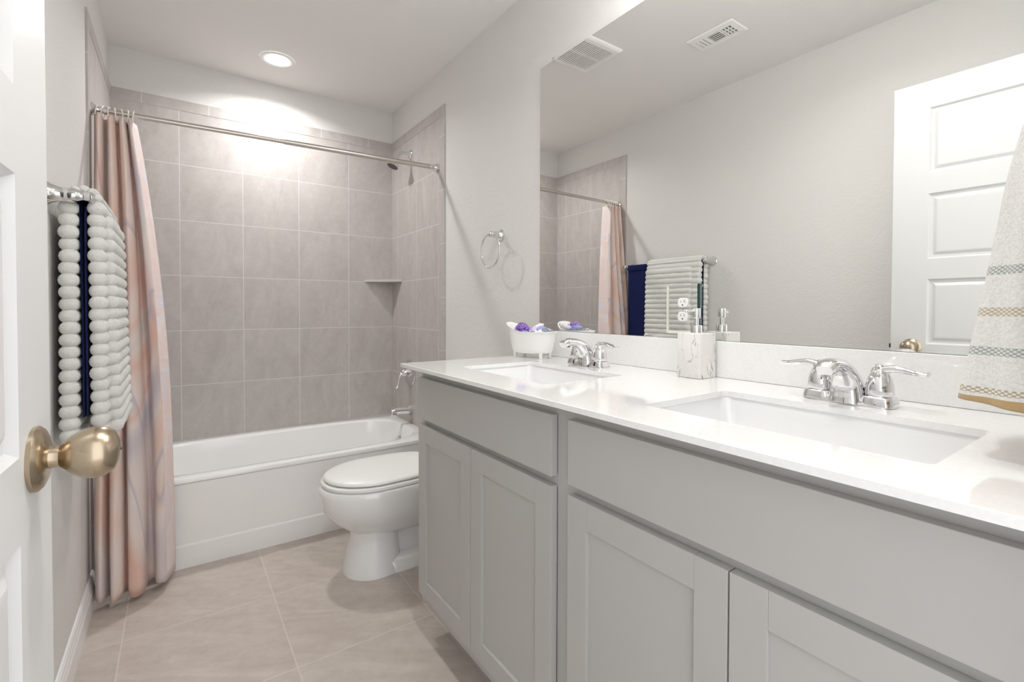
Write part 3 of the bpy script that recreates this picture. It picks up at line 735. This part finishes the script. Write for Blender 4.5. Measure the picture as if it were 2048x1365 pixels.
# ------------------------------------------------------------------ miniature bathtub with bath things
def planter():
    ang = math.atan2(-.158, .040)     # long axis, raised end first
    C = Vector((1.405, -1.778, ZC+.0003))
    t = thing('miniature_bathtub', 'small white footed bathtub dish of bath gifts at the far end of the counter', 'dish', C, (0, 0, ang))
    n = 64; HL, HW = .108, .055
    def ring(k, z, wall=0, rim=False, lipz=0):
        out = []
        for i in range(n):
            th = 2*PI*i/n; c, s = math.cos(th), math.sin(th)
            x = (HL*k-wall)*math.copysign(abs(c)**(2/2.6), c); y = (HW*(.35+.65*k)-wall)*math.copysign(abs(s)**(2/2.4), s)
            q = max(0, (-x/HL)); raise_ = .042*q**1.6+.004*max(0, x/HL)**2
            zz = z*(1+raise_/.095) if z > 0 else z
            x2 = x-.012*q*max(0, z/.1)
            out.append(Vector((x2, y, .018+zz+lipz)))
        return out
    b = new()
    loft(b, [ring(.60, 0), ring(.74, .003), ring(.82, .012), ring(.87, .04), ring(.92, .068), ring(.96, .077), ring(1.0, .0785), ring(1.0, .081), ring(.97, .0815), ring(.92, .079, .002), ring(.86, .068, .003), ring(.80, .04, .003), ring(.72, .014, .003), ring(.5, .008, .0)])
    obj('dish_body', b, M['plastic'], t, angle=60)
    for sx in (-1, 1):
        for sy in (-1, 1):
            b = new(); loft(b, [[Vector((sx*.062+math.cos(a)*r, sy*.028+math.sin(a)*r, z)) for a in [2*PI*k/12 for k in range(12)]] for r, z in ((.006, 0), (.0065, .003), (.0055, .010), (.009, .022))]); obj('foot', b, M['plastic'], t)
    mw = Matrix.Translation(C) @ Matrix.Rotation(ang, 4, 'Z')
    def P(x, y, z): return mw @ Vector((x, y, z))
    # purple rose
    b = new(); c0 = Vector((0, 0, 0)); random.seed(3)
    for layer, (cnt, r, h, tilt) in enumerate(((1, .004, .020, 80), (4, .009, .018, 66), (6, .015, .013, 48), (8, .021, .007, 30), (9, .025, .000, 12))):
        for k in range(cnt):
            a = 2*PI*k/cnt+layer*.7; tl = math.radians(tilt); rad = Vector((math.cos(a), math.sin(a), 0)); tan = Vector((-math.sin(a), math.cos(a), 0))
            upv = (rad*math.cos(tl)+Vector((0, 0, 1))*math.sin(tl)); nn = tan.cross(upv)
            base_ = rad*r*.5+Vector((0, 0, h)); rows = []
            for j in range(5):
                v = j/4; w = .012*math.sin(PI*(.25+.62*v)); row = []
                for i in range(6):
                    u = i/5*2-1; p = base_+upv*(v*.021)+tan*u*w*1.15+nn*(-.006*u*u-.004*v*v)
                    row.append(p)
                rows.append(row)
            rg = []
            g1 = [[b.verts.new(p+nn*.0007) for p in row] for row in rows]; g2 = [[b.verts.new(p-nn*.0007) for p in row] for row in rows]
            for j in range(4):
                for i in range(5):
                    b.faces.new((g1[j][i], g1[j][i+1], g1[j+1][i+1], g1[j+1][i])); b.faces.new((g2[j+1][i], g2[j+1][i+1], g2[j][i+1], g2[j][i]))
            for i in range(5):
                b.faces.new((g1[4][i], g1[4][i+1], g2[4][i+1], g2[4][i])); b.faces.new((g1[0][i+1], g1[0][i], g2[0][i], g2[0][i+1]))
            for j in range(4):
                b.faces.new((g1[j+1][0], g1[j][0], g2[j][0], g2[j+1][0])); b.faces.new((g1[j][5], g1[j+1][5], g2[j+1][5], g2[j][5]))
    ro = obj('soap_rose', b, M['purple'], angle=180, loc=P(-.044, -.006, .097), rot=(.35, -.45, 0)); tag(ro, 'purple rose-shaped bath puff at the raised end of the miniature bathtub', 'bath puff')
    def bottle(name, p, d, prof, m, lab, cat):
        b = new(); lathe(b, prof, (0, 0, 0), d, 24); o = obj(name, b, m, loc=p); return tag(o, lab, cat)
    bottle('lotion_tube', P(-.010, .016, .100), Vector((.33, .05, .14)) , [(0, 0), (.011, 0), (.012, .006), (.013, .03), (.012, .052), (.005, .058), (.005, .064), (0, .064)], M['cream'], 'cream coloured lotion tube lying behind the purple puff', 'lotion tube')
    bottle('bath_gel_bottle', P(.018, -.018, .092), Vector((.5, .25, .22)), [(0, 0), (.013, 0), (.015, .006), (.015, .036), (.008, .042), (.008, .052), (0, .052)], M['lavender'], 'small lavender bath gel bottle at the front of the miniature bathtub', 'bottle')
    def crumple(name, p, r, m, lab, seed, cat, sq=(1, 1, .75)):
        b = new(); bmesh.ops.create_icosphere(b, subdivisions=4, radius=1)
        for v in b.verts:
            q = v.co.normalized(); f = 1+.38*noise.noise(q*2.3+Vector((seed, 0, 0)))+.20*noise.noise(q*6+Vector((0, seed, 0)))
            v.co = Vector((q.x*f*r*sq[0], q.y*f*r*sq[1], q.z*f*r*sq[2]))
        return tag(obj(name, b, m, loc=p, angle=180), lab, cat)
    crumple('bath_puff', P(.036, .014, .101), .025, M['periwinkle'], 'periwinkle blue mesh bath puff in the middle of the miniature bathtub', 3.1, 'bath puff')
    crumple('sachet', P(.048, -.018, .092), .021, M['tulle'], 'pale tulle sachet at the low front corner of the miniature bathtub', 7.7, 'sachet')
    crumple('wrapped_soap', P(.068, .008, .094), .022, M['clear'], 'clear wrapped soap at the low end of the miniature bathtub', 5.2, 'soap', (1.3, 1, .8))
    crumple('bath_confetti', P(-.014, -.026, .089), .018, M['periwinkle'], 'blue-grey flower bud beside the purple puff in the miniature bathtub', 9.4, 'soap petals')
    # fill under them so that they rest on something
    b = new(); loft(b, [[Vector((math.cos(a)*x, math.sin(a)*y, z)) for a in [2*PI*k/40 for k in range(40)]] for x, y, z in ((.060, .030, .030), (.080, .042, .060), (.078, .040, .072), (.055, .030, .079), (.02, .012, .082))])
    o = obj('gift_filler', b, M['tulle'], loc=C, rot=(0, 0, ang)); tag(o, 'pale shredded filler heaped inside the miniature bathtub', 'filler'); o['kind'] = 'stuff'
planter()

# ------------------------------------------------------------------ towel ring on the right wall, towel at the near end
def rings():
    yc, z = -1.380, 1.478
    t = thing('towel_ring', 'empty chrome towel ring on the right wall above the toilet', 'towel ring', (W, yc, z))
    b = new(); lathe(b, [(0, 0), (.027, 0), (.028, .004), (.022, .009), (.016, .022), (.0135, .046), (.014, .062), (.011, .070), (0, .072)], (0, 0, 0), (-1, 0, 0), 28); obj('mount', b, M['chrome'], t)
    b = new(); r = .078
    tube(b, [Vector((-.062, math.cos(a)*r, -.076+math.sin(a)*r)) for a in [2*PI*k/56 for k in range(56)]], .0042, 12, closed=True, smooth=False); obj('ring', b, M['chrome'], t)
    # on the front wall beside the counter
    xc, z = 1.205, 1.50
    t = thing('towel_ring', 'chrome towel ring at the near end of the vanity holding the striped towel', 'towel ring', (xc, YF, z))
    b = new(); lathe(b, [(0, 0), (.027, 0), (.028, .004), (.022, .009), (.016, .022), (.0135, .038), (.014, .060), (.011, .072), (0, .074)], (0, 0, 0), (0, 1, 0), 28); obj('mount', b, M['chrome'], t)
    b = new(); tube(b, [Vector((math.cos(a)*r, .062, -.076+math.sin(a)*r)) for a in [2*PI*k/56 for k in range(56)]], .0042, 12, closed=True, smooth=False); obj('ring', b, M['chrome'], t)
    # striped hand towel pulled through it
    b = new(); uvl = b.loops.layers.uv.new('UVMap'); n = 120; rows = []
    prof = [(1.452, .020, .012, -3.172), (1.435, .035, .022, -3.160), (1.41, .050, .030, -3.152), (1.36, .064, .037, -3.146), (1.30, .080, .044, -3.142), (1.22, .096, .050, -3.139), (1.14, .108, .058, -3.137), (1.08, .116, .064, -3.135), (1.035, .122, .068, -3.133), (1.016, .124, .069, -3.132)]
    pp = smooth_path([(a, c, 0) for a, c, d, e in prof], 4); pd = smooth_path([(d, e, 0) for a, c, d, e in prof], 4)
    for p, q in zip(pp, pd):
        zz, a_, b_, yy = p.x, p.y, q.x, q.y; k = (1.452-zz)/.45; row = []
        for i in range(n):
            th = 2*PI*i/n; f = 1+.10*k*math.sin(th*5+1.3+k*1.4)+.05*math.sin(th*9+.4)
            row.append(b.verts.new((1.205+math.cos(th)*a_*f, yy+math.sin(th)*b_*f, zz-.004*k*math.sin(th*2+.6))))
        rows.append(row)
    for j in range(len(rows)-1):
        for i in range(n):
            f = b.faces.new((rows[j][i], rows[j][(i+1) % n], rows[j+1][(i+1) % n], rows[j+1][i]))
            for lp, u in zip(f.loops, (i, i+1, i+1, i)): lp[uvl].uv = (u/n, 0)
    b.faces.new(rows[0][::-1]); b.faces.new(rows[-1])
    tag(obj('hand_towel', b, M['towel_stripe'], angle=180), 'white hand towel with grey and tan bands and a gold hem', 'towel')
rings()

# ------------------------------------------------------------------ ceiling things
def can_light(lx, ly, en, lab):
    t = thing('ceiling_light', lab, 'ceiling light', (lx, ly, H))
    b = new(); n = 56
    loft(b, [[Vector((math.cos(2*PI*k/n)*r, math.sin(2*PI*k/n)*r, z)) for k in range(n)] for r, z in ((.086, -.0005), (.086, -.004), (.080, -.007), (.066, -.006), (.063, -.004), (.060, -.004))], cap0=False, cap1=False)
    obj('trim_ring', b, M['white_trim'], t)
    b = new(); lathe(b, [(0, 0), (.0605, 0), (.0605, -.0035), (0, -.0045)], (0, 0, 0), (0, 0, 1), n); obj('lens', b, M['lens'], t, smooth=False)
    L = bpy.data.lights.new('ceiling_lamp', 'AREA'); L.shape = 'DISK'; L.size = .10; L.energy = en; L.color = (1, .985, .965); L.spread = math.radians(150)
    lo = bpy.data.objects.new('ceiling_lamp', L); COL.objects.link(lo); lo.parent = t; lo.location = (0, 0, -.0065)
def ceiling_things():
    for lx, ly, en, lab in ((.742, -.338, CAN_W, 'round recessed ceiling light glowing above the bathtub'), (.76, -2.58, CAN2_W, 'round recessed ceiling light near the open door, above the picture')):
        can_light(lx, ly, en, lab)
    # bath fan grille
    x0, x1, y0, y1 = .828, 1.112, -1.500, -1.217; cx, cy = (x0+x1)/2, (y0+y1)/2
    t = thing('exhaust_fan', 'square slatted bath fan grille on the ceiling, cut by the mirror top edge', 'exhaust fan', (cx, cy, H))
    hx, hy = (x1-x0)/2, (y1-y0)/2; g = .034
    b = new()
    loft(b, [[Vector((sx*(hx-i), sy*(hy-i), z)) for sx, sy in ((-1, -1), (1, -1), (1, 1), (-1, 1))] for i, z in ((0, -.001), (.002, -.010), (.012, -.016), (g, -.018), (g, -.004))], cap0=False, cap1=False); obj('grille_frame', b, M['vent'], t, smooth=False)
    b = new(); box(b, -hx+g, hx-g, -hy+g, hy-g, -.0045, -.0035); obj('duct_shade_sheet', b, M['vent_shade'], t, smooth=False)  # flat black sheet, painted shade behind the slats
    ns = 16
    for k in range(ns):
        xx = -hx+g+(2*(hx-g))*(k+.5)/ns
        b = new(); box(b, xx-.0042, xx+.0042, -hy+g-.001, hy-g+.001, -.0175, -.0150); obj('slat', b, M['vent'], t, smooth=False)
    b = new(); box(b, -hx+g, hx-g, -.003, .003, -.0165, -.006); obj('slat_brace', b, M['vent'], t, smooth=False)
    # supply register
    x0, x1, y0, y1 = .474, .618, -1.980, -1.735; cx, cy = (x0+x1)/2, (y0+y1)/2
    t = thing('air_vent', 'small rectangular white air register on the ceiling, seen in the mirror', 'air vent', (cx, cy, H)); hx, hy = (x1-x0)/2, (y1-y0)/2
    b = new(); gx, gy = .034, .030
    loft(b, [[Vector((sx*(hx-i), sy*(hy-j), z)) for sx, sy in ((-1, -1), (1, -1), (1, 1), (-1, 1))] for i, j, z in ((0, 0, -.001), (.003, .003, -.008), (gx, gy, -.010), (gx, gy, -.003))], cap0=False, cap1=False); obj('vent_frame', b, M['vent'], t, smooth=False)
    b = new(); box(b, -hx+gx, hx-gx, -hy+gy, hy-gy, -.0034, -.0026); obj('duct_shade_sheet', b, M['vent_shade'], t, smooth=False)  # flat black sheet in place of the shaded opening behind the louvers
    iy0, iy1 = -hy+gy, hy-gy; a, c = iy0+(iy1-iy0)*.30, iy0+(iy1-iy0)*.68
    b = new(); box(b, -hx+gx, hx-gx, a-.003, a+.003, -.0105, -.004); obj('divider', b, M['vent'], t, smooth=False)
    b = new(); box(b, -hx+gx, hx-gx, c-.003, c+.003, -.0105, -.004); obj('divider', b, M['vent'], t, smooth=False)
    for k in range(5):
        xx = -hx+gx+(2*(hx-gx))*(k+.5)/5
        b = new(); box(b, xx-.0030, xx+.0030, a+.003, c-.003, -.0102, -.0088); obj('louver', b, M['vent'], t, smooth=False)
    for k in range(3):
        yy = iy0+(a-iy0)*(k+.9)/3.6
        b = new(); box(b, -hx+gx, hx-gx, yy-.003, yy+.003, -.0102, -.005); obj('louver', b, M['vent'], t, smooth=False)
    for k in range(2):
        xx = -hx+gx+(2*(hx-gx))*(k+1)/3; b = new(); box(b, xx-.003, xx+.003, iy0, a-.003, -.0104, -.0052); obj('louver', b, M['vent'], t, smooth=False)
    for k in range(3):
        yy = c+(iy1-c)*(k+.5)/3
        b = new(); box(b, -hx+gx, hx-gx, yy-.0078, yy+.0062, -.0102, -.0055); obj('louver', b, M['vent'], t, smooth=False)
ceiling_things()

# ------------------------------------------------------------------ vanity light above the mirror (above the photo's frame)
def vanity_light():
    yc, z = -2.56, 2.31
    t = thing('vanity_light', 'chrome vanity light bar with round bulbs on the wall above the mirror', 'wall light', (W, yc, z))
    b = new(); box(b, -.022, -.001, -.30, .30, -.05, .05, .006); obj('backplate', b, M['nickel'], t)
    for k in range(4):
        y = -.225+.15*k
        b = new(); lathe(b, [(0, .02), (.03, .02), (.032, .03), (.030, .055), (.018, .062), (0, .062)], (0, y, 0), (-1, 0, 0), 28); lh = obj('lamp_holder', b, M['nickel'], t)
        b = new(); bmesh.ops.create_uvsphere(b, u_segments=28, v_segments=16, radius=.036)
        bmesh.ops.translate(b, verts=b.verts[:], vec=(-.096, y, 0)); obj('bulb', b, M['bulb'], lh)
vanity_light()
